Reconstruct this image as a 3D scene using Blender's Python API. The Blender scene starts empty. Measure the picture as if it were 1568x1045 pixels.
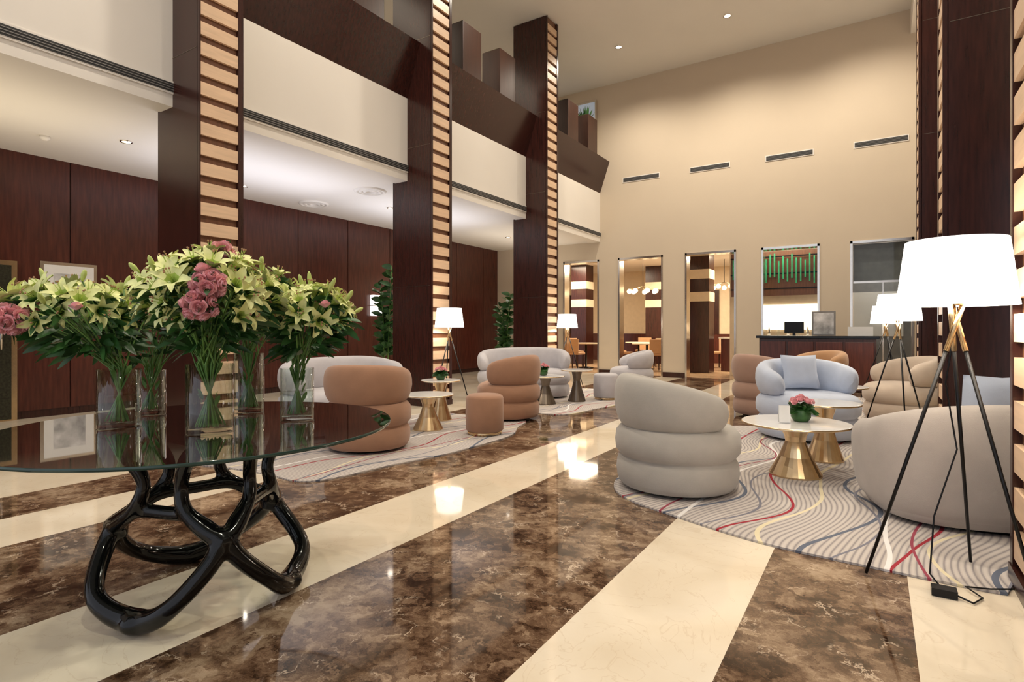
import bpy, math, random
from mathutils import Vector, Matrix
random.seed(7)
scene = bpy.context.scene
scene.view_settings.view_transform = 'Standard'
pi = math.pi
R_ = random.random
def U(a, b): return a + (b - a) * R_()

# ---------------------------------------------------------------- materials
def newmat(name):
    m = bpy.data.materials.new(name); m.use_nodes = True
    nt = m.node_tree; b = nt.nodes['Principled BSDF']
    return m, nt, b
def N(nt, t, **kw):
    n = nt.nodes.new(t)
    for k, v in kw.items():
        if k in n.inputs: n.inputs[k].default_value = v
        else: setattr(n, k, v)
    return n
def ramp(nt, stops):
    r = nt.nodes.new('ShaderNodeValToRGB'); e = r.color_ramp.elements
    while len(e) < len(stops): e.new(0.5)
    for i, (p, c) in enumerate(stops):
        e[i].position = p; e[i].color = (c[0], c[1], c[2], 1)
    return r
def mat(name, col, rough=0.5, metal=0.0, var=0.12, scale=8, bump=0.0, bscale=60, stretch=(1,1,1), emis=None, es=0, coat=0, sheen=0, spec=.5):
    m, nt, b = newmat(name)
    tc = N(nt, 'ShaderNodeTexCoord'); mp = N(nt, 'ShaderNodeMapping'); mp.inputs['Scale'].default_value = stretch
    nt.links.new(tc.outputs['Object'], mp.inputs['Vector'])
    no = N(nt, 'ShaderNodeTexNoise', Scale=scale, Detail=5.0)
    nt.links.new(mp.outputs[0], no.inputs['Vector'])
    r = ramp(nt, [(0.3, [c * (1 - var) for c in col]), (0.7, [min(1, c * (1 + var)) for c in col])])
    nt.links.new(no.outputs['Fac'], r.inputs['Fac']); nt.links.new(r.outputs[0], b.inputs['Base Color'])
    b.inputs['Roughness'].default_value = rough; b.inputs['Metallic'].default_value = metal; b.inputs['Specular IOR Level'].default_value = spec
    if coat: b.inputs['Coat Weight'].default_value = coat; b.inputs['Coat Roughness'].default_value = 0.08
    if sheen: b.inputs['Sheen Weight'].default_value = sheen
    if bump:
        n2 = N(nt, 'ShaderNodeTexNoise', Scale=bscale, Detail=3.0); bp = N(nt, 'ShaderNodeBump', Strength=bump, Distance=0.01)
        nt.links.new(tc.outputs['Object'], n2.inputs['Vector']); nt.links.new(n2.outputs['Fac'], bp.inputs['Height']); nt.links.new(bp.outputs[0], b.inputs['Normal'])
    if emis: b.inputs['Emission Color'].default_value = (*emis, 1); b.inputs['Emission Strength'].default_value = es
    return m
def math_(nt, op, a, b=None):
    n = nt.nodes.new('ShaderNodeMath'); n.operation = op
    for i, v in enumerate((a, b)):
        if v is None: continue
        if isinstance(v, (int, float)): n.inputs[i].default_value = v
        else: nt.links.new(v, n.inputs[i])
    return n.outputs[0]
def mixc(nt, f, a, b):
    n = nt.nodes.new('ShaderNodeMix'); n.data_type = 'RGBA'
    if isinstance(f, (int, float)): n.inputs[0].default_value = f
    else: nt.links.new(f, n.inputs[0])
    for i, v in ((6, a), (7, b)):
        if isinstance(v, tuple): n.inputs[i].default_value = (*v, 1)
        else: nt.links.new(v, n.inputs[i])
    return n.outputs[2]

def emperador():
    m, nt, b = newmat('emperador_marble')
    tc = N(nt, 'ShaderNodeTexCoord')
    w = N(nt, 'ShaderNodeTexNoise', Scale=9.0, Detail=8.0, Roughness=.65)
    nt.links.new(tc.outputs['Object'], w.inputs['Vector'])
    vm = N(nt, 'ShaderNodeVectorMath'); vm.operation = 'MULTIPLY_ADD'
    nt.links.new(w.outputs['Color'], vm.inputs[0]); vm.inputs[1].default_value = (.22, .22, .22)
    nt.links.new(tc.outputs['Object'], vm.inputs[2])
    n1 = N(nt, 'ShaderNodeTexNoise', Scale=2.2, Detail=4.0, Roughness=0.6)
    nt.links.new(tc.outputs['Object'], n1.inputs['Vector'])
    n3 = N(nt, 'ShaderNodeTexNoise', Scale=9.0, Detail=10.0, Roughness=0.8)
    nt.links.new(vm.outputs[0], n3.inputs['Vector'])
    vc = N(nt, 'ShaderNodeTexVoronoi', Scale=20.0); nt.links.new(vm.outputs[0], vc.inputs['Vector'])
    sc_ = N(nt, 'ShaderNodeSeparateColor'); nt.links.new(vc.outputs['Color'], sc_.inputs[0])
    f = math_(nt, 'ADD', math_(nt, 'MULTIPLY', n1.outputs['Fac'], .75), math_(nt, 'MULTIPLY', n3.outputs['Fac'], .8))
    f = math_(nt, 'ADD', f, math_(nt, 'MULTIPLY', sc_.outputs[0], .12)); f = math_(nt, 'SUBTRACT', f, .325)
    r1 = ramp(nt, [(.34, (.024, .011, .006)), (.44, (.078, .042, .023)), (.52, (.165, .10, .060)), (.60, (.28, .19, .12)), (.70, (.42, .31, .21))])
    nt.links.new(f, r1.inputs['Fac'])
    v = N(nt, 'ShaderNodeTexVoronoi', Scale=8.0); v.feature = 'DISTANCE_TO_EDGE'
    nt.links.new(vm.outputs[0], v.inputs['Vector'])
    rv = ramp(nt, [(0.0, (1, 1, 1)), (.04, (0, 0, 0))])
    nt.links.new(v.outputs['Distance'], rv.inputs['Fac'])
    n2 = N(nt, 'ShaderNodeTexNoise', Scale=7.0, Detail=3.0); nt.links.new(tc.outputs['Object'], n2.inputs['Vector'])
    r2 = ramp(nt, [(.53, (0, 0, 0)), (.64, (.9, .9, .9))]); nt.links.new(n2.outputs['Fac'], r2.inputs['Fac'])
    k = math_(nt, 'MULTIPLY', rv.outputs[0], r2.outputs[0])
    c = mixc(nt, k, r1.outputs[0], (.68, .54, .40))
    nt.links.new(c, b.inputs['Base Color']); b.inputs['Roughness'].default_value = .05
    return m
def creammarble():
    m, nt, b = newmat('cream_marble')
    tc = N(nt, 'ShaderNodeTexCoord')
    n1 = N(nt, 'ShaderNodeTexNoise', Scale=1.6, Detail=7.0, Distortion=.8); nt.links.new(tc.outputs['Object'], n1.inputs['Vector'])
    r1 = ramp(nt, [(.3, (.73, .62, .46)), (.5, (.81, .71, .55)), (.7, (.87, .78, .63))]); nt.links.new(n1.outputs['Fac'], r1.inputs['Fac'])
    v = N(nt, 'ShaderNodeTexNoise', Scale=3.0, Detail=4.0, Distortion=2.0); nt.links.new(tc.outputs['Object'], v.inputs['Vector'])
    r2 = ramp(nt, [(.49, (0, 0, 0)), (.5, (.3, .3, .3)), (.51, (0, 0, 0))]); nt.links.new(v.outputs['Fac'], r2.inputs['Fac'])
    c = mixc(nt, r2.outputs[0], r1.outputs[0], (.58, .43, .28))
    nt.links.new(c, b.inputs['Base Color']); b.inputs['Roughness'].default_value = .05
    return m
def rugmat():
    m, nt, b = newmat('rug_wool')
    tc = N(nt, 'ShaderNodeTexCoord'); sx = N(nt, 'ShaderNodeSeparateXYZ'); nt.links.new(tc.outputs['Object'], sx.inputs[0])
    no = N(nt, 'ShaderNodeTexNoise', Scale=.8, Detail=1.0); nt.links.new(tc.outputs['Object'], no.inputs['Vector'])
    s1 = math_(nt, 'MULTIPLY', math_(nt, 'SINE', math_(nt, 'MULTIPLY', sx.outputs[1], 4.2)), .05)
    xx = math_(nt, 'ADD', math_(nt, 'ADD', sx.outputs[0], math_(nt, 'MULTIPLY', no.outputs['Fac'], .4)), s1)
    xx = math_(nt, 'ADD', xx, math_(nt, 'MULTIPLY', sx.outputs[1], -.10))
    fine = math_(nt, 'SINE', math_(nt, 'MULTIPLY', xx, 200.0))
    fr = ramp(nt, [(0.0, (.30, .27, .27)), (.35, (.50, .455, .42)), (1, (.58, .53, .49))])
    fa = math_(nt, 'ADD', math_(nt, 'MULTIPLY', fine, .5), .5)
    nt.links.new(fa, fr.inputs['Fac'])
    col = fr.outputs[0]
    for off, per, w, c in ((0.1, .82, .012, (.34, .02, .035)), (.43, .82, .016, (.12, .14, .19)), (.70, .82, .014, (.74, .66, .45)), (.60, 1.05, .012, (.82, .80, .78)), (.25, 1.31, .006, (.3, .05, .08)), (.9, .7, .011, (.20, .20, .24))):
        ph = math_(nt, 'MULTIPLY', math_(nt, 'SINE', math_(nt, 'ADD', math_(nt, 'MULTIPLY', sx.outputs[1], 2.4 + off * 2), off * 9)), .09)
        q = math_(nt, 'FRACT', math_(nt, 'MULTIPLY', math_(nt, 'ADD', math_(nt, 'ADD', xx, ph), off + 20), 1 / per))
        k = math_(nt, 'LESS_THAN', math_(nt, 'ABSOLUTE', math_(nt, 'SUBTRACT', q, .5)), w)
        col = mixc(nt, k, col, c)
    nt.links.new(col, b.inputs['Base Color']); b.inputs['Roughness'].default_value = .95
    n2 = N(nt, 'ShaderNodeTexNoise', Scale=300.0); bp = N(nt, 'ShaderNodeBump', Strength=.4, Distance=.004)
    nt.links.new(tc.outputs['Object'], n2.inputs['Vector']); nt.links.new(n2.outputs['Fac'], bp.inputs['Height']); nt.links.new(bp.outputs[0], b.inputs['Normal'])
    return m
def thin_glass(name, tint=(.93, .96, .95), f0=1.5, boost=1.0):
    m, nt, b = newmat(name); nt.nodes.remove(b)
    out = nt.nodes['Material Output']
    tr = N(nt, 'ShaderNodeBsdfTransparent'); no = N(nt, 'ShaderNodeTexNoise', Scale=2.0)
    r = ramp(nt, [(0, [t * .98 for t in tint]), (1, tint)]); nt.links.new(no.outputs['Fac'], r.inputs['Fac']); nt.links.new(r.outputs[0], tr.inputs['Color'])
    gl = N(nt, 'ShaderNodeBsdfGlossy', Roughness=.02); fr = N(nt, 'ShaderNodeFresnel', IOR=f0)
    geo = N(nt, 'ShaderNodeNewGeometry')
    f = math_(nt, 'MULTIPLY', math_(nt, 'MINIMUM', math_(nt, 'MULTIPLY', fr.outputs[0], boost), 1.0), math_(nt, 'SUBTRACT', 1.0, geo.outputs['Backfacing']))
    mx = N(nt, 'ShaderNodeMixShader'); nt.links.new(f, mx.inputs[0]); nt.links.new(tr.outputs[0], mx.inputs[1]); nt.links.new(gl.outputs[0], mx.inputs[2])
    nt.links.new(mx.outputs[0], out.inputs['Surface'])
    return m

M = dict(
    emp=emperador(), cream=creammarble(), rug=rugmat(),
    wood=mat('mahogany', (.036, .010, .007), .24, var=.3, scale=4, stretch=(9, 9, .8)),
    woodr=mat('mahogany_red', (.075, .018, .011), .26, var=.3, scale=4, stretch=(8, 8, .8)),
    slat=mat('maple_slat', (.72, .51, .34), .4, var=.10, scale=3, stretch=(1, 1, 10)),
    slatback=mat('walnut_backing', (.15, .062, .03), .4, var=.2, scale=4, stretch=(8, 8, .8)),
    wall=mat('plaster_beige', (.61, .515, .395), .85, var=.02, scale=1),
    white=mat('plaster_white', (.78, .74, .68), .85, var=.02, scale=1),
    ceil=mat('plaster_ceiling', (.70, .67, .62), .9, var=.02, scale=1),
    dark=mat('black_metal', (.012, .012, .013), .35, metal=.6),
    black=mat('black_lacquer', (.003, .003, .003), .1, spec=.35),
    gold=mat('brushed_gold', (.72, .54, .32), .24, metal=1, var=.08, scale=20),
    steel=mat('champagne_metal', (.75, .70, .62), .18, metal=1, var=.05),
    pewter=mat('bronze_dark', (.18, .15, .12), .3, metal=1),
    marble=mat('white_marble', (.82, .80, .77), .08, var=.06, scale=4),
    fgrey=mat('fabric_greige', (.44, .41, .365), .9, var=.05, bump=.25, bscale=350, sheen=.3),
    fsand=mat('fabric_sand', (.43, .38, .34), .9, var=.05, bump=.25, bscale=350, sheen=.3),
    fbrown=mat('fabric_caramel', (.36, .19, .11), .85, var=.06, bump=.25, bscale=350, sheen=.3),
    fblue=mat('fabric_ice_blue', (.50, .56, .68), .9, var=.05, bump=.25, bscale=350, sheen=.3),
    flil=mat('fabric_lilac_grey', (.50, .48, .50), .9, var=.05, bump=.25, bscale=350, sheen=.3),
    fpink=mat('fabric_dusty_rose', (.36, .22, .16), .9, var=.05, bump=.25, bscale=350, sheen=.3),
    fbeige=mat('fabric_beige', (.48, .39, .31), .9, var=.05, bump=.25, bscale=350, sheen=.3),
    ftan=mat('fabric_tan', (.45, .25, .12), .9, var=.05, bump=.25, bscale=350, sheen=.3),
    shade=mat('lamp_shade', (.9, .88, .84), .8, var=.01, emis=(1, .95, .88), es=2.2),
    bulb=mat('bulb', (1, .95, .85), .8, var=.01, emis=(1, .9, .75), es=12),
    glow=mat('warm_glow', (1, .9, .7), .8, var=.01, emis=(1, .85, .6), es=2),
    green=mat('green_glow', (.03, .28, .12), .5, var=.3, emis=(.05, .6, .25), es=.05),
    vent=mat('vent_dark', (.03, .03, .03), .7), ventw=mat('vent_grille', (.22, .21, .20), .5),
    glass=thin_glass('vase_glass', (.95, .98, .97), 1.5, 1.9), tglass=thin_glass('table_glass', (.62, .68, .66), 1.55, 2.4),
    wglass=thin_glass('window_glass', (.85, .88, .88), 1.45),
    edge=mat('glass_edge', (.02, .05, .04), .08, var=.2),
    stem=mat('stem_green', (.12, .25, .05), .5, var=.3), leaf=mat('leaf_green', (.024, .09, .017), .45, var=.5, scale=12),
    lily=mat('lily_petal', (.80, .84, .38), .55, var=.14, scale=25), lilyg=mat('lily_throat', (.46, .60, .13), .55, var=.2, scale=25),
    bud=mat('lily_bud', (.52, .62, .18), .5, var=.2, scale=25), pink=mat('pink_petal', (.93, .47, .50), .6, var=.18, scale=30),
    floorw=mat('restaurant_floor', (.45, .30, .18), .2, var=.15, scale=2), rwall=mat('restaurant_wall', (.68, .56, .40), .8, var=.05),
    door=mat('door_bronze', (.035, .035, .022), .3, var=.5, scale=40, metal=.3), paper=mat('paper', (.8, .8, .78), .6, var=.02),
    art=mat('art_print', (.55, .55, .55), .5, var=.5, scale=5), grey=mat('grey_panel', (.22, .21, .20), .5),
    plantbox=mat('planter_veneer', (.040, .015, .009), .4, var=.2, scale=4, stretch=(8, 8, .8)),
    frost=mat('frosted_glass', (.42, .48, .56), .3, var=.05, emis=(.6, .7, .85), es=.2),
    water=thin_glass('water', (.97, .99, .97), 1.33, .6),
)

# ---------------------------------------------------------------- mesh builder
class MB:
    def __init__(s): s.v = []; s.f = []; s.mi = []; s.sm = []; s.mats = []
    def mid(s, m):
        if m not in s.mats: s.mats.append(m)
        return s.mats.index(m)
    def add(s, vs, fs, m, smooth=False, X=None):
        o = len(s.v); k = s.mid(m)
        for v in vs:
            v = Vector(v)
            s.v.append(X @ v if X is not None else v)
        for f in fs: s.f.append([i + o for i in f]); s.mi.append(k); s.sm.append(smooth)
    def box(s, x0, x1, y0, y1, z0, z1, m, X=None):
        vs = [(x, y, z) for z in (z0, z1) for y in (y0, y1) for x in (x0, x1)]
        s.add(vs, [(0, 2, 3, 1), (4, 5, 7, 6), (0, 1, 5, 4), (2, 6, 7, 3), (0, 4, 6, 2), (1, 3, 7, 5)], m, False, X)
    def lathe(s, prof, m, c=(0, 0, 0), seg=32, smooth=True, X=None, cap=True):
        vs = []; fs = []
        for r, z in prof:
            for i in range(seg):
                a = 2 * pi * i / seg; vs.append((c[0] + r * math.cos(a), c[1] + r * math.sin(a), c[2] + z))
        n = len(prof)
        for k in range(n - 1):
            for i in range(seg):
                j = (i + 1) % seg
                fs.append((k * seg + i, k * seg + j, (k + 1) * seg + j, (k + 1) * seg + i))
        if cap:
            if prof[0][0] > 0: fs.append(tuple(range(seg))[::-1])
            if prof[-1][0] > 0: fs.append(tuple((n - 1) * seg + i for i in range(seg)))
        s.add(vs, fs, m, smooth, X)
    def tube(s, pts, rad, m, seg=8, closed=False):
        pts = [Vector(p) for p in pts]; n = len(pts)
        if not hasattr(rad, '__len__'): rad = [rad] * n
        vs = []; fs = []; up = Vector((0.13, 0.27, .95)).normalized()
        for i, p in enumerate(pts):
            t = (pts[(i + 1) % n] - pts[i - 1]) if closed else (pts[min(i + 1, n - 1)] - pts[max(i - 1, 0)])
            if t.length < 1e-9: t = Vector((0, 0, 1))
            t.normalize()
            a = up - t * up.dot(t)
            if a.length < .05: a = Vector((1, 0, 0)) - t * t.x
            a.normalize(); up = a; b = t.cross(a)
            for k in range(seg):
                q = 2 * pi * k / seg; vs.append(p + (a * math.cos(q) + b * math.sin(q)) * rad[i])
        for i in range(n if closed else n - 1):
            j = (i + 1) % n
            for k in range(seg):
                l = (k + 1) % seg; fs.append((i * seg + k, i * seg + l, j * seg + l, j * seg + k))
        if not closed: fs.append(tuple(range(seg))[::-1]); fs.append(tuple((n - 1) * seg + k for k in range(seg)))
        s.add(vs, fs, m, True)
    def ball(s, c, r, m, seg=12, sc=(1, 1, 1), X=None):
        prof = [(r * math.sin(pi * i / (seg // 2)), -r * math.cos(pi * i / (seg // 2))) for i in range(seg // 2 + 1)]
        Y = Matrix.Translation(c) @ Matrix.Diagonal((*sc, 1))
        if X is not None: Y = X @ Y
        s.lathe(prof, m, (0, 0, 0), seg, True, Y, cap=False)
    def build(s, name, bevel=0, parent=None):
        me = bpy.data.meshes.new(name); me.from_pydata([tuple(v) for v in s.v], [], s.f)
        for m in s.mats: me.materials.append(M[m])
        me.polygons.foreach_set('material_index', s.mi); me.polygons.foreach_set('use_smooth', s.sm); me.update()
        ob = bpy.data.objects.new(name, me); scene.collection.objects.link(ob)
        if bevel:
            b = ob.modifiers.new('bev', 'BEVEL'); b.width = bevel; b.segments = 2; b.limit_method = 'ANGLE'
        if parent: ob.parent = parent
        return ob
def TR(x, y, z=0, yaw=0, sc=1): return Matrix.Translation((x, y, z)) @ Matrix.Rotation(math.radians(yaw), 4, 'Z') @ Matrix.Scale(sc, 4)

# ---------------------------------------------------------------- room shell
YF = 13.5; CH = 7.42; XL = -9.25
b = MB(); c0 = -2.45
ed = [(-9.3, 'cream'), (c0 - 2.57, 'emp'), (c0 - 2.0, 'cream'), (c0 - 1.43, 'emp'), (c0 - .315, 'cream'), (c0 + .315, 'emp'), (c0 + 1.43, 'cream'), (c0 + 2.0, 'emp'), (c0 + 2.57, 'cream'), (3.6, None)]
for i in range(len(ed) - 1): b.box(ed[i][0], ed[i + 1][0], -4, YF + .25, -.1, 0, ed[i][1])
b.build('floor')
b = MB(); b.box(-9.3, 3.6, -4, YF + .25, CH, CH + .15, 'ceil'); b.build('ceiling')
ops = [(-7.06, -6.03), (-5.50, -4.354), (-3.818, -2.673), (-2.138, -1.006), (-.451, .62)]
OT = 2.96
b = MB(); x = XL
for a, c in ops: b.box(x, a, YF, YF + .25, 0, OT, 'wall'); x = c
b.box(x, 3.6, YF, YF + .25, 0, OT, 'wall'); b.box(XL, 3.6, YF, YF + .25, OT, CH, 'wall'); b.build('wall_far')
b = MB()
for a, c in ops:
    for xx in (a, c - .04): b.box(xx, xx + .04, YF - .02, YF + .27, 0, OT, 'steel')
    b.box(a, c, YF - .02, YF + .27, OT - .05, OT, 'steel')
b.build('trim_opening_frames')
b = MB(); x = XL
for a, c in ops: b.box(x, a - .001, YF - .02, YF, 0, .12, 'wood'); x = c + .001
b.box(x, 3.5, YF - .02, YF, 0, .12, 'wood'); b.build('baseboard_far')
for a, c in ((-5.38, -4.43), (-3.71, -2.8), (-2.06, -1.115), (-.394, .536)):
    b = MB()
    b.box(a, c, YF - .012, YF, 4.85, 4.98, 'white'); b.box(a + .02, c - .02, YF - .02, YF - .011, 4.87, 4.96, 'vent')
    for k in range(3): b.box(a + .02, c - .02, YF - .024, YF - .019, 4.885 + k * .026, 4.889 + k * .026, 'ventw')
    b.build('air_vent_grille')
b = MB(); b.box(XL - .2, XL, -4, YF, 0, CH, 'wall')
b.box(XL, XL + .02, -4, YF, 0, 3.42, 'wood')
y = -4
while y < YF - .2:
    b.box(XL + .02, XL + .04, y + .006, min(y + 1.19, YF), .1, 3.42, 'woodr'); y += 1.2
b.build('wall_left')
b = MB(); b.box(-9.25, -6.25, -4, YF, 3.42, 3.6, 'white'); b.box(-9.25, -6.25, -4, YF, 4.3, 4.6, 'white'); b.build('ceiling_lower')
b = MB(); b.box(-6.25, -6.0, -4, YF, 3.41, 4.67, 'white')
b.build('wall_fascia')
b = MB()
b.box(-6.0, -5.985, -4, YF, 3.535, 3.665, 'white'); b.box(-5.99, -5.980, -4, YF, 3.555, 3.645, 'vent')
for k in range(3): b.box(-5.985, -5.976, -4, YF, 3.572 + k * .024, 3.578 + k * .024, 'ventw')
b.build('trim_slot_vent')
for ya, yb in ((-4, -.402), (.052, 2.948), (3.402, 6.358), (6.812, 9.818), (10.272, YF)):
    b = MB()
    vs = [(-6.0, ya, 4.671), (-5.74, ya, 5.45), (-6.05, ya, 5.45), (-6.25, ya, 4.671)]; vs += [(p[0], yb, p[2]) for p in vs]
    b.add(vs, [(0, 4, 5, 1), (1, 5, 6, 2), (2, 6, 7, 3), (3, 7, 4, 0), (0, 1, 2, 3), (7, 6, 5, 4)], 'wood'); b.build('balcony_parapet')
for yy in (4.2, 5.4, 7.7, 8.8, 11.5, 12.55):
    b = MB(); X = TR(-5.97, yy)
    b.box(-.2, .2, -.26, .26, 5.452, 6.30, 'plantbox', X); b.box(-.17, .17, -.23, .23, 6.30, 6.32, 'leaf', X)
    for k in range(60):
        a = U(0, 6.3); rr = U(0, .14); h = U(.05, .28)
        p = Vector((rr * math.cos(a), rr * math.sin(a), 6.3)); q = p + Vector((.1 * math.cos(a), .1 * math.sin(a), h)); s = Vector((-.02 * math.sin(a), .02 * math.cos(a), 0))
        if yy > 12: b.add([p, (p + q) / 2 + s, q, (p + q) / 2 - s], [(0, 1, 2, 3)], 'leaf', False, X)
    b.build('balcony_planter_box', bevel=.008)
b = MB(); b.box(-7.2, -6.08, YF - .05, YF, 5.5, 7.1, 'steel'); b.box(-7.15, -6.13, YF - .06, YF - .045, 5.52, 7.05, 'frost'); b.box(-6.66, -6.62, YF - .07, YF - .05, 5.52, 7.05, 'steel'); b.build('window_1')
b = MB(); b.box(3.5, 3.7, -4, YF, 0, CH, 'wall'); b.build('wall_right')
b = MB(); b.box(.56, 1.35, -4, YF, 6.94, CH, 'white'); b.box(1.31, 1.45, -4, YF, 3.41, 6.94, 'white'); b.build('ceiling_beam_right')
def column(name, xf, y0, sgn):
    b = MB(); xb = xf - sgn * .8
    def bx(xa, xc, *r): b.box(min(xa, xc), max(xa, xc), *r)
    bx(xb, xf - sgn * .035, y0, y0 + .45, 0, CH - .01, 'wood')
    bx(xf - sgn * .04, xf + sgn * .002, y0, y0 + .012, 0, CH - .01, 'wood'); bx(xf - sgn * .04, xf + sgn * .005, y0 + .395, y0 + .45, 0, CH - .01, 'wood')
    bx(xf - sgn * .036, xf - sgn * .03, y0 + .012, y0 + .395, 0.05, CH - .01, 'slatback')
    z = .12
    while z < CH - .15:
        bx(xf - sgn * .036, xf, y0 + .013, y0 + .394, z, z + .125, 'slat'); z += .195
    for zz in (1.8, 3.9, 5.5): bx(xb - sgn * .002, xf - sgn * .05, y0 - .002, y0 + .01, zz, zz + .006, 'pewter')
    b.box(min(xb, xf) - .01, max(xb, xf) + .01, y0 - .01, y0 + .46, 0, .08, 'wood')
    return b.build(name)
for y0 in (-.4, 2.95, 6.36, 9.82): column('slatted_column', -5.5, y0, 1)
for y0 in (2.97, 6.36, 9.82): column('slatted_column', .52 if y0 < 3 else .5, y0, -1)

def downlight(x, y, z, r=.06):
    b = MB(); b.lathe([(r + .02, 0), (r + .02, -.012), (r, -.012)], 'steel', (x, y, z), 20, cap=False); b.lathe([(r, -.006), (0.001, -.006)], 'bulb', (x, y, z), 20, cap=False)
    b.build('downlight')
dl = [(-4.8, 11.8), (-2.5, 11.8), (-.2, 11.8), (-4.6, 8), (-.4, 8), (-4.6, 4), (-.4, 4), (-4.6, .5), (-.4, .5)]
for x, y in dl: downlight(x, y, CH)
d2 = ((-7.6, 11.6), (-8.3, 9.2), (-7.6, 3.2), (-8.5, 1.6), (-7.6, 7.6), (-8.4, 5.2))
for x, y in d2: downlight(x, y, 3.42, .045)
for x, y in ((-8.5, 6.6), (-6.95, 6.5)):
    b = MB()
    for r in (.26, .19, .12): b.lathe([(r, 0), (r - .01, -.025), (r - .05, -.03), (r - .055, 0)], 'white', (x, y, 3.42), 32, cap=False)
    b.build('ceiling_diffuser')
b = MB(); b.lathe([(.05, 0), (.05, -.03), (.02, -.05), (0.001, -.05)], 'white', (-8.2, 2.6, 3.42), 16); b.build('smoke_detector')

# ---------------------------------------------------------------- seating
def spw(v, n): return math.copysign(abs(v) ** (2 / n), v)
def fp(t, hx, hy, n): return Vector((hx * spw(math.cos(t), n), hy * spw(math.sin(t), n), 0))
def seat(name, W, D, n, m, x, y, yaw, arc=118, top=.85, drop=.13, asym=.05, shell=False, th=.088):
    b = MB(); hx, hy = D / 2, W / 2; seg = 64
    prof = [(.08, .02), (.03, .03), (.008, .07), (0, .13), (.006, .19), (.026, .222), (.036, .232), (.02, .245), (-.004, .275), (-.01, .335), (-.002, .40), (.03, .44), (.08, .462), (.14, .472), (.25, .478)]
    if shell: prof = [(p[0] + .03, p[1]) for p in prof]
    vs = []; fs = []
    for ins, z in prof:
        for i in range(seg): p = fp(2 * pi * i / seg, hx - ins, hy - ins, n); vs.append((p.x, p.y, z))
    for k in range(len(prof) - 1):
        for i in range(seg):
            j = (i + 1) % seg; fs.append((k * seg + i, k * seg + j, (k + 1) * seg + j, (k + 1) * seg + i))
    vs.append((0, 0, .48)); o = (len(prof) - 1) * seg
    for i in range(seg): fs.append((o + i, o + (i + 1) % seg, len(vs) - 1))
    X = TR(x, y, .012, yaw); b.add(vs, fs, m, True, X)
    b.lathe([(hx - .12, 0), (hx - .12, .03)], 'dark', (0, 0, 0), 32, True, TR(x, y, .0125, yaw) @ Matrix.Diagonal((1, (hy - .12) / (hx - .12), 1, 1)))
    Nn = 64; Ms = 28; vs = []; fs = []
    for i in range(Nn + 1):
        u = -1 + 2 * i / Nn; t = pi + math.radians(arc) * u
        p = fp(t, hx - th, hy - th, n); q = fp(t + .01, hx - th, hy - th, n) - fp(t - .01, hx - th, hy - th, n)
        if q.length < 1e-6: q = Vector((0, -1, 0))
        q.normalize(); nn = Vector((q.y, -q.x, 0))
        e = 1.0; u0 = .84
        if abs(u) > u0: e = math.sqrt(max(0, 1 - ((abs(u) - u0) / (1 - u0)) ** 2)); e = max(e, .02)
        ua = u if asym >= 0 else -u
        tp = top - drop * abs(u) ** 2.2 - abs(asym) * (ua * .5 + .5) ** 2; bt = (.05 if shell else .43 + .02 * abs(u))
        zc = (tp + bt) / 2; hz = (tp - bt) / 2 * (e ** (.6 if not shell else .15))
        for k in range(Ms):
            f = 2 * pi * k / Ms; zz = spw(math.sin(f), 2.8 if not shell else 5); lean = .035 * (zz + 1) * .5 * (2 if shell else 1)
            oo = th * spw(math.cos(f), 2.6) * e * (1.06 - .12 * abs(zz)) + lean * 0.6
            vs.append((p.x + nn.x * oo, p.y + nn.y * oo, zc + hz * zz))
    for i in range(Nn):
        for k in range(Ms):
            l = (k + 1) % Ms; fs.append((i * Ms + k, i * Ms + l, (i + 1) * Ms + l, (i + 1) * Ms + k))
    fs.append(tuple(range(Ms))[::-1]); fs.append(tuple(Nn * Ms + k for k in range(Ms)))
    b.add(vs, fs, m, True, X)
    return b.build(name)
seat('barrel_armchair', .86, .86, 2, 'fgrey', -1.225, 4.11, 48, top=.83)
seat('barrel_armchair', .80, .80, 2, 'fbrown', -4.13, 3.84, 128, top=.82, drop=.08, asym=.02)
seat('barrel_armchair', .80, .80, 2, 'fbrown', -4.0, 6.12, 190, top=.83)
seat('barrel_armchair', .76, .76, 2, 'flil', -3.72, 9.75, 215, top=.78)
seat('barrel_armchair', .84, .84, 2, 'ftan', -.80, 10.3, 240, top=.81)
seat('barrel_armchair', .80, .80, 2, 'fpink', -1.25, 8.15, 60, top=.83)
seat('barrel_armchair', .86, .86, 2, 'fbeige', .28, 8.6, 215, top=.82)
seat('barrel_armchair', .98, .90, 2.2, 'fblue', -.62, 6.74, -52, top=.83)
seat('tub_armchair', 1.2, .98, 3.0, 'fsand', .50, 4.46, 108, arc=125, top=.765, drop=.18, asym=-.14, shell=True)
seat('curved_sofa', 1.45, .82, 2.8, 'flil', -5.09, 4.38, -8, top=.83)
seat('curved_sofa', 1.55, .86, 2.8, 'flil', -5.02, 8.15, -50, top=.84)
def ottoman(m, x, y, r, h):
    b = MB(); X = TR(x, y, .0125)
    b.lathe([(r - .02, 0), (r - .015, .035)], 'gold', seg=40, X=X)
    b.lathe([(r - .02, .035), (r, .05), (r + .004, h * .5), (r, h - .04), (r - .012, h - .015), (r - .04, h), (.001, h + .006)], m, seg=40, X=X)
    b.build('round_ottoman')
ottoman('fbrown', -3.6, 5.03, .205, .43); ottoman('flil', -3.72, 8.6, .2, .42)
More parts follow.
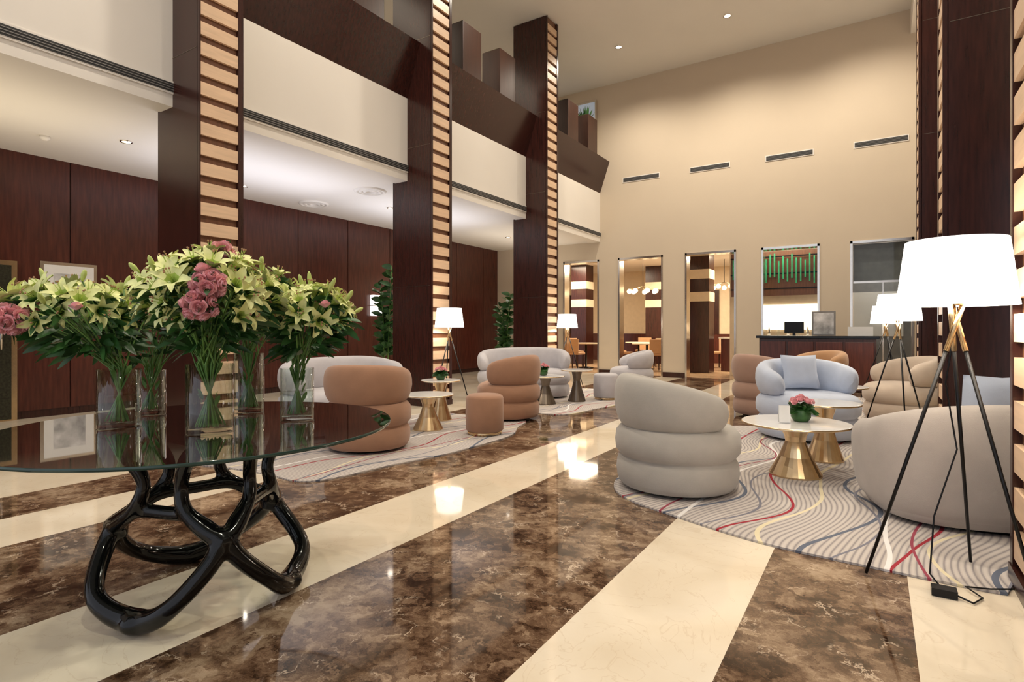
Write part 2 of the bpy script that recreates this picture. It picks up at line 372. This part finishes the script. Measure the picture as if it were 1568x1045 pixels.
def pillow(m, x, y, z, yaw, tilt, s=.22):
    b = MB(); vs = []; fs = []; n = 14
    for sd in (1, -1):
        for i in range(n + 1):
            for j in range(n + 1):
                u = -1 + 2 * i / n; v = -1 + 2 * j / n
                h = .33 * max(0, (1 - u ** 4)) ** .6 * max(0, (1 - v ** 4)) ** .6
                k = 1 - .08 * (1 - abs(u)) * abs(v) - .08 * (1 - abs(v)) * abs(u)
                vs.append((u * s * k, sd * h * s, v * s * k))
        o = (0 if sd == 1 else (n + 1) ** 2)
        for i in range(n):
            for j in range(n): fs.append((o + i * (n + 1) + j, o + (i + 1) * (n + 1) + j, o + (i + 1) * (n + 1) + j + 1, o + i * (n + 1) + j + 1))
    b.add(vs, fs, m, True, TR(x, y, z, yaw) @ Matrix.Rotation(math.radians(tilt), 4, 'X')); b.build('throw_pillow')
pillow('fblue', -.70, 6.88, .69, 28, -18, .19); pillow('fblue', .60, 4.36, .69, 20, 15, .2)

def rug(cx, cy, hx, hy, amp, ph, n=3.2, k=7, clip=False):
    b = MB(); top = []; seg = 160
    for i in range(seg):
        t = 2 * pi * i / seg; p = fp(t, hx, hy, n); w = 1 + amp * math.sin(k * t + ph); X_, Y_ = cx + p.x * w, cy + p.y * w
        if clip:
            if Y_ > 6.3: X_ = min(X_, .47)
            if X_ > .48: Y_ = max(Y_, 3.45)
        top.append((X_, Y_, .012))
    vs = top + [(p[0], p[1], .001) for p in top]
    fs = [tuple(range(seg))] + [(i, i + seg, (i + 1) % seg + seg, (i + 1) % seg) for i in range(seg)]
    b.add(vs, fs, 'rug'); b.build('wavy_stripe_rug')
rug(-.12, 5.3, 1.6, 2.05, .035, 2.0, k=5, clip=True)
rug(-4.35, 4.35, 1.02, 1.75, .05, .8, k=6); rug(-4.35, 8.3, 1.05, 1.75, .05, .5, k=6); rug(-.62, 9.6, 1.05, 1.6, .03, 1)

def coffee(x, y, r, h, m='gold', br=.19):
    b = MB(); X = TR(x, y, .013)
    s = h / .42
    b.lathe([(br, 0), (br, .012), (br * .62, .15 * s), (br * .38, .27 * s), (br * .42, .31 * s), (br * .62, h - .02), (br * .62, h - .018)], m, seg=28, smooth=False, X=X)
    b.lathe([(r - .03, h - .02), (r, h - .012), (r, h), (r - .006, h + .003), (.001, h + .003)], 'marble', seg=56, smooth=False, X=X)
    b.lathe([(r + .003, h - .012), (r + .003, h - .001), (r - .002, h)], 'gold', seg=56, X=X, cap=False)
    b.build('marble_coffee_table')
coffee(-.535, 4.93, .39, .41); coffee(-.38, 5.62, .28, .50, br=.15)
coffee(-4.30, 4.90, .29, .40, br=.17); coffee(-4.62, 5.50, .25, .50, br=.14)
coffee(-4.26, 7.55, .29, .43, 'pewter', .16); coffee(-4.0, 8.1, .25, .50, 'pewter', .14); coffee(-.35, 7.66, .28, .47)

def lamp(x, y, yaw=75, sc=1.0, zb=0.012):
    b = MB(); X = TR(x, y, zb, 0, sc)
    for k in range(3):
        a = math.radians(yaw + 120 * k); F = Vector((.35 * math.cos(a), .35 * math.sin(a), 0)); J = Vector((.012 * math.cos(a + 1.6), .012 * math.sin(a + 1.6), 1.17))
        T = J + (J - F) * (.09 / 1.17); Q = J + (F - J) * .11
        b.tube([X @ F, X @ Q], [.007 * sc, .009 * sc], 'dark'); b.tube([X @ Q, X @ J, X @ T], [.0115 * sc] * 3, 'gold')
    b.lathe([(.03, 1.245), (.03, 1.265)], 'gold', seg=20, X=X); b.lathe([(.008, 1.26), (.008, 1.38)], 'gold', seg=12, X=X)
    b.ball((0, 0, 1.41), .035, 'bulb', 12, X=X)
    b.lathe([(.222, 1.245), (.187, 1.535), (.184, 1.535), (.219, 1.245)], 'shade', seg=48, X=X, cap=False)
    for k in range(3):
        a = 2 * pi * k / 3; b.tube([X @ Vector((0, 0, 1.38)), X @ Vector((.186 * math.cos(a), .186 * math.sin(a), 1.525))], .003, 'gold', 6)
    b.build('tripod_floor_lamp')
    l = bpy.data.lights.new('lamp_bulb', 'POINT'); l.energy = 20; l.color = (1, .88, .72); l.shadow_soft_size = .04
    o = bpy.data.objects.new('lamp_bulb_light', l); o.location = (x, y, zb + 1.32 * sc); scene.collection.objects.link(o)
lamp(.2965, 3.202, 75, 1, .013); lamp(.20, 7.48, 40, 1, 0); lamp(.13, 11.0, 60, 1, 0); lamp(-5.18, 6.36, 20, .95, 0); lamp(-5.2, 10.1, 10, .95, 0)
b = MB()
b.tube([(.30, 3.2, 1.2), (.27, 3.3, .9), (.31, 3.28, .6), (.22, 3.2, .3), (.2, 3.13, .06), (.24, 3.08, .02)], .004, 'dark', 6)
b.box(.2, .29, 3.03, 3.09, .003, .035, 'dark')
b.tube([(.28, 3.06, .015), (.34, 3.02, .008), (.38, 3.1, .008), (.33, 3.17, .018), (.42, 3.2, .018), (.50, 3.22, .03)], .004, 'dark', 6); b.build('lamp_power_cord')

# ---------------------------------------------------------------- glass table
TX, TY, TZ = -2.494, 1.366, .73
tab = bpy.data.objects.new('glass_centre_table', None); scene.collection.objects.link(tab)
b = MB(); r = .80
b.lathe([(r - .003, -.013), (r, -.010), (r, -.003), (r - .003, 0)], 'edge', (TX, TY, TZ), 128, cap=False)
b.lathe([(r - .003, 0), (.001, 0)], 'tglass', (TX, TY, TZ), 128, smooth=False, cap=False)
b.build('glass_top', parent=tab)
b = MB()
ang = [math.radians(a + 32.83) for a in (-100, -2, 130)]
full = ang + [ang[0] + 2 * pi]
def P(a, r, z): return Vector((TX + r * math.cos(a), TY + r * math.sin(a), z))
def cspl(ps, rs, n=10):
    out = []; ro = []; L = len(ps)
    for i in range(L):
        p0 = ps[i - 1]; p1 = ps[i]; p2 = ps[(i + 1) % L]; p3 = ps[(i + 2) % L]
        for k in range(n):
            t = k / n; out.append(.5 * ((2 * p1) + (p2 - p0) * t + (2 * p0 - 5 * p1 + 4 * p2 - p3) * t * t + (3 * p1 - p0 - 3 * p2 + p3) * t ** 3)); ro.append((rs[i] + (rs[(i + 1) % L] - rs[i]) * t) * 1.13)
    return out, ro
for i in range(3):
    a0 = full[i]; a1 = full[i + 1]; am = (a0 + a1) / 2; ap = (full[i - 1] + a0) / 2 if i else (full[2] - 2 * pi + a0) / 2
    def LA(f): return a0 + (am - a0) * f
    def LB(f): return a0 + (ap - a0) * f
    ps = [P(a0, .37, .045), P(LA(.48), .405, .12), P(LA(.93), .355, .29), P(LA(.62), .27, .395), P(a0, .215, .405), P(LB(.62), .27, .395), P(LB(.93), .355, .29), P(LB(.48), .405, .12)]
    b.tube(*cspl(ps, [.043, .032, .034, .026, .026, .026, .034, .032]), 'black', 12, closed=True)
    b.ball(P(a0, .375, .045), .058, 'black', 16, (1, 1, .75))
    h = (a1 - a0) / 2
    ps = [P(am, .345, .325), P(am + h * .50, .27, .42), P(am + h * .62, .25, .53), P(am + h * .42, .30, .655), P(am, .335, .685), P(am - h * .42, .30, .655), P(am - h * .62, .25, .53), P(am - h * .50, .27, .42)]
    b.tube(*cspl(ps, [.036, .027, .025, .03, .032, .03, .025, .027]), 'black', 12, closed=True)
    b.tube([P(am, .345, .26), P(am, .35, .34)], .046, 'black', 12)
    for s in (1, -1): b.tube([P(am + s * h * .3, .325, .66), P(am + s * h * .3, .33, .716)], [.034, .03], 'black', 14)
o = b.build('sculpted_base', parent=tab)
rm = o.modifiers.new('rm', 'REMESH'); rm.mode = 'VOXEL'; rm.voxel_size = .008; rm.use_smooth_shade = True
sm = o.modifiers.new('sm', 'SMOOTH'); sm.factor = .6; sm.iterations = 14

# ---------------------------------------------------------------- vases & flowers
def frame(d):
    d = Vector(d).normalized(); a = d.orthogonal().normalized(); a = Matrix.Rotation(U(0, 6.28), 3, d) @ a; c = d.cross(a); return d, a, c
def leaf(b, p, d, L, w, m='leaf', droop=.3):
    d, a, c = frame(d); vs = []; n = 5
    for i in range(n):
        t = i / (n - 1); q = Vector(p) + d * L * t + Vector((0, 0, -1)) * droop * L * t * t; ww = w * math.sin(pi * (.08 + .9 * t)) ** .8
        vs += [q - a * ww, q + c * ww * .25, q + a * ww]
    fs = []
    for i in range(n - 1):
        for k in range(2): fs.append((i * 3 + k, i * 3 + k + 1, i * 3 + k + 4, i * 3 + k + 3))
    b.add(vs, fs, m, True)
def lily(b, p, d, L=.085):
    d, a, c = frame(d); p = Vector(p); op = U(.6, 1.1)
    for k in range(6):
        q = 2 * pi * k / 6 + U(-.1, .1); rd = a * math.cos(q) + c * math.sin(q); tg = -a * math.sin(q) + c * math.cos(q)
        wm = .0195 if k % 2 else .0145; n = 6; vs = []
        for i in range(n):
            t = i / (n - 1); ax = L * (.95 * t - .50 * op * t ** 2.6); rr = L * (.06 + .25 * t + .62 * op * t ** 2); w = wm * (math.sin(pi * (t * .86 + .1)) ** .8) * L / .085
            cc = p + d * ax + rd * rr; vs += [cc - tg * w + d * .004, cc - d * .002, cc + tg * w + d * .004]
        f1 = []; f2 = []
        for i in range(n - 1):
            for j in range(2): (f1 if i < 2 else f2).append((i * 3 + j, i * 3 + j + 1, i * 3 + j + 4, i * 3 + j + 3))
        b.add(vs, f1, 'lilyg', True); b.add(vs, f2, 'lily', True)
    for k in range(4):
        q = U(0, 6.28); e = p + d * L * .85 + (a * math.cos(q) + c * math.sin(q)) * .012; b.tube([p, e], [.0012, .0012], 'lilyg', 4)
        b.ball(e, .004, 'ftan', 6)
def bud(b, p, d, L=.07):
    d, a, c = frame(d); p = Vector(p); b.tube([p, p + d * L * .2, p + d * L * .55, p + d * L * .85, p + d * L], [.004, .008, .011, .008, .002], 'bud', 7)
def rose(b, p, r, D=None):
    p = Vector(p); D = Vector(D) if D is not None else Vector((0, 0, 1)); d, a, c = frame(D)
    b.ball(p, r * .55, 'pink', 8)
    for k in range(22):
        t = k / 22; q = k * 2.4; rr = r * (.12 + .75 * t); h = r * (.85 - .75 * t ** 1.5); e = a * math.cos(q) + c * math.sin(q); g = -a * math.sin(q) + c * math.cos(q); w = r * (.28 + .38 * t)
        base = p + e * rr * .5 - d * r * .25; mid_ = p + e * rr + d * h * .5; tip = p + e * rr * (1.05 + .25 * t) + d * h
        b.add([base - g * w * .5, base + g * w * .5, mid_ - g * w, mid_ + e * r * .05, mid_ + g * w, tip - g * w * .7, tip + e * r * .08 + d * r * .05, tip + g * w * .7], [(0, 1, 4, 3, 2), (2, 3, 6, 5), (3, 4, 7, 6)], 'pink', True)
def vase(x, y, r, h):
    b = MB(); g = .004
    b.lathe([(r - .002, 0.001), (r, .004), (r, h), (r - g, h), (r - g, .02), (.001, .018)], 'glass', (x, y, TZ), 40)
    b.lathe([(r - g - .001, .02), (r - g - .001, h * .55), (.001, h * .55)], 'water', (x, y, TZ), 32)
    b.build('glass_vase')
def bouquet(vx, vy, vr, vh, C, rh, rv, nl, nb, pinks, ngreen=150):
    C = Vector(C); b = MB(); mouth = Vector((vx, vy, TZ + vh)); heads = []
    tries = 0
    while len(heads) < nl and tries < 9000:
        tries += 1; z = U(-.5, 1); t = U(0, 6.28); s = math.sqrt(1 - z * z); k = U(.78, 1.04)
        d = Vector((s * math.cos(t), s * math.sin(t), z)); p = C + Vector((d.x * rh * k, d.y * rh * k, d.z * rv * k))
        if all((p - q).length > .056 for q, _ in heads) and all((p - Vector(q)).length > r + .035 for q, r in pinks): heads.append((p, d))
    stems = []
    for p, d in heads:
        dd = (d + Vector((U(-.3, .3), U(-.3, .3), U(.0, .5)))).normalized(); lily(b, p - dd * .04, dd, U(.07, .095)); stems.append((p - dd * .04, dd))
        for k in range(3): leaf(b, p - dd * .05, (d.x + U(-.6, .6), d.y + U(-.6, .6), U(-.5, .5)), U(.06, .10), .012)
    for i in range(nb):
        z = U(-.35, 1); t = U(0, 6.28); s = math.sqrt(1 - z * z); d = Vector((s * math.cos(t), s * math.sin(t), z)); p = C + Vector((d.x * rh, d.y * rh, d.z * rv)) * U(.95, 1.08)
        if any((p - Vector(q)).length < r + .04 for q, r in pinks): continue
        dd = (d + Vector((U(-.3, .3), U(-.3, .3), .6))).normalized(); bud(b, p, dd, U(.05, .08)); stems.append((p, dd))
    for q, r in pinks:
        n = 1 if r < .03 else int(20 * r / .075)
        for i in range(n):
            if n == 1: rose(b, q, r)
            else:
                z = -1 + 2 * (i + .5) / n; t = i * 2.4; s = math.sqrt(1 - z * z); e = Vector((s * math.cos(t), s * math.sin(t), z)); rose(b, Vector(q) + e * r * U(.70, .98), U(.023, .031), e)
                leaf(b, Vector(q) + e * r * .5, e, .06, .012)
        stems.append((Vector(q), Vector((0, 0, 1))))
    for p, dd in stems:
        if R_() < .75:
            a = U(0, 6.28); rr = U(0, vr * .7); B = Vector((vx - rr * math.cos(a), vy - rr * math.sin(a), TZ + .03)); mo = mouth + Vector((rr * math.cos(a + U(-.4, .4)), rr * math.sin(a), 0)) * .9
            b.tube([B, mo, mo + (p - mo) * .5 + Vector((0, 0, .015)), p], .0032, 'stem', 5)
    for i in range(ngreen):
        t = U(.18, 1) ** .6; a = U(0, 6.28); ax = mouth.lerp(C, t); rr = (vr * .5 + (rh * .85 - vr * .5) * t) * math.sqrt(R_())
        p = ax + Vector((rr * math.cos(a), rr * math.sin(a), U(-.05, .0))); leaf(b, p, (math.cos(a) + U(-.5, .5), math.sin(a) + U(-.5, .5), U(-.4, .6)), U(.06, .12), U(.010, .020))
    for i in range(8):
        a = U(0, 6.28); p = Vector((vx, vy, TZ + U(.05, vh))) + Vector((math.cos(a), math.sin(a), 0)) * vr * .3; leaf(b, p, (math.cos(a) * .3, math.sin(a) * .3, 1), .07, .009, 'stem')
    b.build('lily_bouquet')
vs_ = [(-2.727, 1.121, .083, .25), (-3.011, 1.377, .066, .22), (-2.281, 1.266, .088, .28), (-2.669, 1.681, .072, .30), (-2.266, 1.668, .074, .24)]
for v in vs_: vase(*v)
bouquet(*vs_[0], (-2.90, 1.02, 1.235), .25, .13, 38, 12, [((-2.86, .80, 1.19), .055), ((-2.68, .95, 1.24), .025)], 190)
bouquet(*vs_[1], (-3.10, 1.40, 1.24), .24, .14, 24, 8, [((-3.2, 1.2, 1.2), .04)], 110)
bouquet(*vs_[2], (-2.329, 1.295, 1.28), .27, .20, 80, 14, [((-2.11, 1.165, 1.32), .06), ((-2.12, 1.14, 1.245), .055), ((-2.30, 1.33, 1.475), .035)], 230)
bouquet(*vs_[3], (-2.64, 1.70, 1.30), .24, .17, 30, 10, [], 130)
bouquet(*vs_[4], (-2.21, 1.72, 1.235), .19, .12, 28, 14, [((-2.06, 1.66, 1.26), .025)], 160)
def posy(x, y, z, s=1.0):
    b = MB(); b.lathe([(.045 * s, 0), (.06 * s, .03), (.06 * s, .07 * s), (.05 * s, .08 * s)], 'leaf', (x, y, z), 20)
    for i in range(40): a = U(0, 6.28); leaf(b, (x, y, z + .07 * s), (math.cos(a), math.sin(a), U(.0, 1.2)), .11 * s, .022 * s)
    for i in range(9): a = i * 2.4; r = .022 * s * math.sqrt(i); rose(b, (x + r * math.cos(a), y + r * math.sin(a), z + .155 * s - r * .5), .026 * s, (math.cos(a) * r * 10, math.sin(a) * r * 10, 1))
    b.build('pink_posy')
posy(-.50, 4.97, .431, 1.2); posy(-4.28, 7.52, .45, 1.1); posy(-4.62, 5.50, .518, 1)
b = MB(); X = TR(-.60, 4.82, .432, 200)
b.add([(-.04, -.02, 0), (.04, -.02, 0), (.04, 0, .13), (-.04, 0, .13), (.04, .02, 0), (-.04, .02, 0)], [(0, 1, 2, 3), (3, 2, 4, 5)], 'paper', False, X); b.build('menu_card')

def tallplant(x, y, h):
    b = MB(); b.lathe([(.13, 0), (.17, .36), (.155, .36), (.15, .33), (.001, .33)], 'grey', (x, y, .001), 24)
    for s in range(4):
        a = s * 1.57; pts = [Vector((x + .03 * math.cos(a), y + .03 * math.sin(a), .33)), Vector((x + .08 * math.cos(a), y + .08 * math.sin(a), h * .6)), Vector((x + .14 * math.cos(a), y + .14 * math.sin(a), h * (.98 - .06 * s)))]
        b.tube(pts, [.014, .01, .006], 'stem', 6)
        for k in range(26):
            t = .2 + .8 * k / 26; p = pts[0].lerp(pts[2], t); q = k * 2.4 + s; leaf(b, p, (math.cos(q), math.sin(q), .7), .24, .06, 'leaf', .3)
    b.build('potted_fiddle_leaf_fig')
tallplant(-7.0, 10.55, 2.0); tallplant(-7.45, 7.35, 2.35)
b = MB(); b.box(XL + .04, XL + .14, 8.61, 8.89, 1.45, 1.9, 'shade'); b.box(XL + .04, XL + .15, 8.60, 8.90, 1.66, 1.68, 'steel'); b.build('wall_sconce', bevel=.01)
b = MB(); b.box(XL + .04, XL + .07, 2.86, 3.5, 1.25, 2.05, 'steel'); b.box(XL + .07, XL + .075, 2.9, 3.46, 1.29, 2.01, 'paper'); b.box(XL + .075, XL + .078, 3.0, 3.36, 1.4, 1.9, 'art'); b.build('framed_picture')
b = MB(); b.box(XL + .041, XL + .09, 1.4, 2.62, 0.001, 2.02, 'gold'); b.box(XL + .09, XL + .1, 1.46, 2.56, 0.02, 1.96, 'door'); b.tube([(XL + .14, 2.45, .9), (XL + .14, 2.45, 1.2)], .012, 'steel'); b.build('door_1')
b = MB(); b.box(-8.6, -7.7, YF - .06, YF - .021, 0.001, 2.1, 'white'); b.box(-8.55, -7.75, YF - .07, YF - .05, 0.01, 2.05, 'woodr'); b.build('door_2')
b = MB(); b.box(XL + .041, XL + .09, 9.9, 10.9, 0.001, 2.15, 'wood'); b.box(XL + .09, XL + .1, 9.95, 10.85, .01, 2.1, 'door'); b.build('door_3')

b = MB()
b.box(-1.95, .0, 12.05, 12.75, 0.001, .98, 'wood'); b.box(-2.0, .05, 12.0, 12.8, .98, 1.03, 'black')
for k in range(4): b.box(-1.92 + k * .48, -1.48 + k * .48, 12.035, 12.05, .1, .92, 'woodr')
b.build('reception_desk', bevel=.006)
b = MB(); b.box(-1.05, -.65, 12.3, 12.32, 1.032, 1.5, 'grey'); b.box(-1.02, -.68, 12.295, 12.3, 1.06, 1.47, 'art'); b.build('standing_picture_frame')
b = MB(); b.box(-.45, -.05, 12.2, 12.24, 1.031, 1.2, 'paper'); b.box(-.3, -.1, 12.3, 12.5, 1.031, 1.05, 'paper'); b.build('brochure_stack')
b = MB(); b.box(-1.55, -1.2, 12.45, 12.47, 1.08, 1.3, 'dark'); b.box(-1.4, -1.35, 12.43, 12.5, 1.031, 1.1, 'dark'); b.build('computer_monitor')

# ---------------------------------------------------------------- restaurant behind
b = MB(); b.box(-11, 4, YF + .25, 21, -.1, -.001, 'floorw'); b.build('floor_restaurant')
b = MB(); b.box(-11, 4, YF + .25, 21, 3.3, 3.45, 'white'); b.build('ceiling_restaurant')
b = MB(); b.box(-11, 4, 20, 20.2, 0, 3.3, 'rwall'); b.box(-11, 4, 19.96, 20, 0, 1.0, 'woodr')
for k in range(8): b.box(-10.5 + k * 1.8, -9.9 + k * 1.8, 19.94, 19.98, 1.0, 2.5, 'wood')
b.build('wall_restaurant')
b = MB(); b.box(-11.1, -11, YF + .25, 20, 0, 3.3, 'rwall'); b.build('wall_restaurant_left')
b = MB(); b.box(4, 4.1, YF + .25, 20, 0, 3.3, 'rwall'); b.build('wall_restaurant_right')
for (x, y) in ((-4.25, 15.3), (-8.6, 17), (-2.0, 17.8), (-6.6, 18.6)):
    b = MB(); b.box(x, x + .55, y, y + .55, 0, 3.299, 'wood')
    for z in (1.9, 2.5): b.box(x - .01, x + .56, y - .01, y + .56, z, z + .25, 'rwall')
    b.build('banded_pillar')
def pend(x, y, z):
    b = MB(); b.tube([(x, y, 3.3), (x, y, z + .1)], .008, 'dark', 6)
    for k in range(7):
        a = 2 * pi * k / 7; b.tube([(x, y, z + .1), (x + .4 * math.cos(a), y + .4 * math.sin(a), z)], .006, 'gold', 5); b.ball((x + .4 * math.cos(a), y + .4 * math.sin(a), z - .05), .075, 'glow', 12)
    b.build('globe_chandelier')
pend(-5.9, 16.4, 2.35); pend(-8.9, 16.0, 2.5); pend(-3.9, 18, 2.5)
def dset(x, y, yaw):
    b = MB(); X = TR(x, y, 0, yaw)
    b.lathe([(.42, .72), (.42, .75)], 'rwall', seg=32, X=X); b.lathe([(.22, 0), (.22, .02), (.03, .05), (.03, .72)], 'dark', seg=20, X=X); b.build('dining_table')
    for k in range(3):
        Y = X @ Matrix.Rotation(k * 2.1 + .3, 4, 'Z') @ Matrix.Translation((.68, 0, 0)); b = MB()
        for sx in (-.18, .18):
            for sy in (-.18, .18): b.box(sx - .015, sx + .015, sy - .015, sy + .015, 0, .44, 'wood', Y)
        b.box(-.22, .22, -.22, .22, .43, .49, 'ftan', Y); b.box(.19, .23, -.22, .22, .49, .88, 'ftan', Y); b.build('dining_chair', bevel=.012)
for p in ((-7.3, 15.4, 10), (-5.6, 15.9, 50), (-6.4, 17.4, 80), (-4.6, 17.2, 20), (-8.6, 15.0, 60)): dset(*p)
b = MB(); b.box(-3.6, -2.4, 16.2, 16.8, 0, .9, 'woodr'); b.box(-3.65, -2.35, 16.15, 16.85, .9, .94, 'marble'); b.box(-3.4, -3.2, 16.4, 16.6, .94, 1.2, 'steel'); b.lathe([(.1, .941), (.12, 1.0), (.03, 1.3)], 'steel', (-2.8, 16.5, 0)); b.build('buffet_counter')
b = MB(); b.box(-3.1, -.7, 14.9, 15.0, 0, 3.29, 'rwall')
b.box(-2.9, -.75, 14.86, 14.9, 1.15, 1.75, 'glow')
b.box(-3.0, -.75, 14.6, 14.62, 1.95, 3.0, 'slatback')
for k in range(24): x = -2.95 + k * .092; b.box(x, x + .03, 14.5, 14.53, U(2.2, 2.4), U(2.75, 2.95), 'green')
for z in (2.1, 2.45, 2.85): b.box(-3, -.75, 14.53, 14.55, z, z + .03, 'dark')
b.build('bar_niche')
b = MB(); b.box(-2.7, -.75, 14.0, 14.45, 0, .9, 'woodr'); b.box(-2.75, -.72, 13.95, 14.48, .9, .95, 'marble')
for k in range(9): b.lathe([(.035, .951), (.035, 1.12), (.012, 1.17), (.012, 1.22)], 'glass' if k % 2 else 'steel', (-2.5 + k * .2, 14.3, 0), 12)
b.build('bar_counter')
b = MB(); b.box(-.65, 1.8, 15.2, 15.3, 0, 3.29, 'grey'); b.box(-.5, .5, 15.18, 15.2, 1.0, 2.0, 'white'); b.build('wall_office')
b = MB(); b.box(-.40, .57, YF + .1, YF + .12, 0, 2.90, 'wglass'); b.box(-.40, .57, YF + .08, YF + .14, 2.1, 2.14, 'steel'); b.box(-.4, .57, YF + .125, YF + .14, 2.15, 2.9, 'grey'); b.box(.1, .12, YF + .08, YF + .14, 0, 2.1, 'steel'); b.build('door_glass')

# ---------------------------------------------------------------- lights
def area(x, y, z, sx, sy, e, col, rot=(0, 0, 0)):
    l = bpy.data.lights.new('area', 'AREA'); l.shape = 'RECTANGLE'; l.size = sx; l.size_y = sy; l.energy = e; l.color = col
    o = bpy.data.objects.new('unseen_area_light', l); o.location = (x, y, z); o.rotation_euler = rot; scene.collection.objects.link(o); return o
def spot(x, y, z, e, col, ang=120, size=.08):
    l = bpy.data.lights.new('spot', 'SPOT'); l.energy = e; l.color = col; l.spot_size = math.radians(ang); l.spot_blend = .8; l.shadow_soft_size = size
    o = bpy.data.objects.new('downlight_spot', l); o.location = (x, y, z); scene.collection.objects.link(o); return o
warm = (1, .89, .74)
for x, y in dl: spot(x, y, CH - .05, 360, warm, 150)
for i, (x, y) in enumerate(d2): spot(x, y, 3.38, 35, warm, 140, .05)
for y0, y1, e, col in ((3.5, 6.3, 26, (.80, .84, 1)), (6.9, 9.75, 26, (.82, .86, 1)), (10.4, 13.3, 14, (1, .93, .82)), (-1.5, 2.9, 22, (1, .86, .62))):
    area(-7.4, (y0 + y1) / 2, 2.5, 1.4, y1 - y0, e, col, (pi, 0, 0))  # unseen upward panels added below the lower ceiling to wash it with light
for x, y in ((-8, 16), (-5, 17), (-2.5, 16.3)): area(x, y, 3.25, 1.5, 1.5, 190, (1, .84, .62))
area(-1.8, 14.2, 3.2, 1.5, .5, 22, (1, .9, .75)); area(.3, 14.5, 3.2, 1, .5, 25, (1, .95, .9))
area(-7.8, 5, 7.3, 1, 8, 60, (1, .86, .68)); area(-7.8, 11.5, 7.3, 1, 3, 20, (1, .86, .68))
w = bpy.data.worlds.new('world'); scene.world = w; w.use_nodes = True
bg = w.node_tree.nodes['Background']; bg.inputs[0].default_value = (.89, .91, 1, 1); bg.inputs[1].default_value = 1.0

# ---------------------------------------------------------------- camera
cd = bpy.data.cameras.new('camera'); cam = bpy.data.objects.new('camera', cd); scene.collection.objects.link(cam)
cam.location = (0, 0, 1.15); cam.rotation_euler = (pi / 2, 0, math.radians(32.83))
cd.sensor_width = 36; cd.lens = 19.86; cd.shift_y = -.0112; cd.clip_start = .05
scene.camera = cam
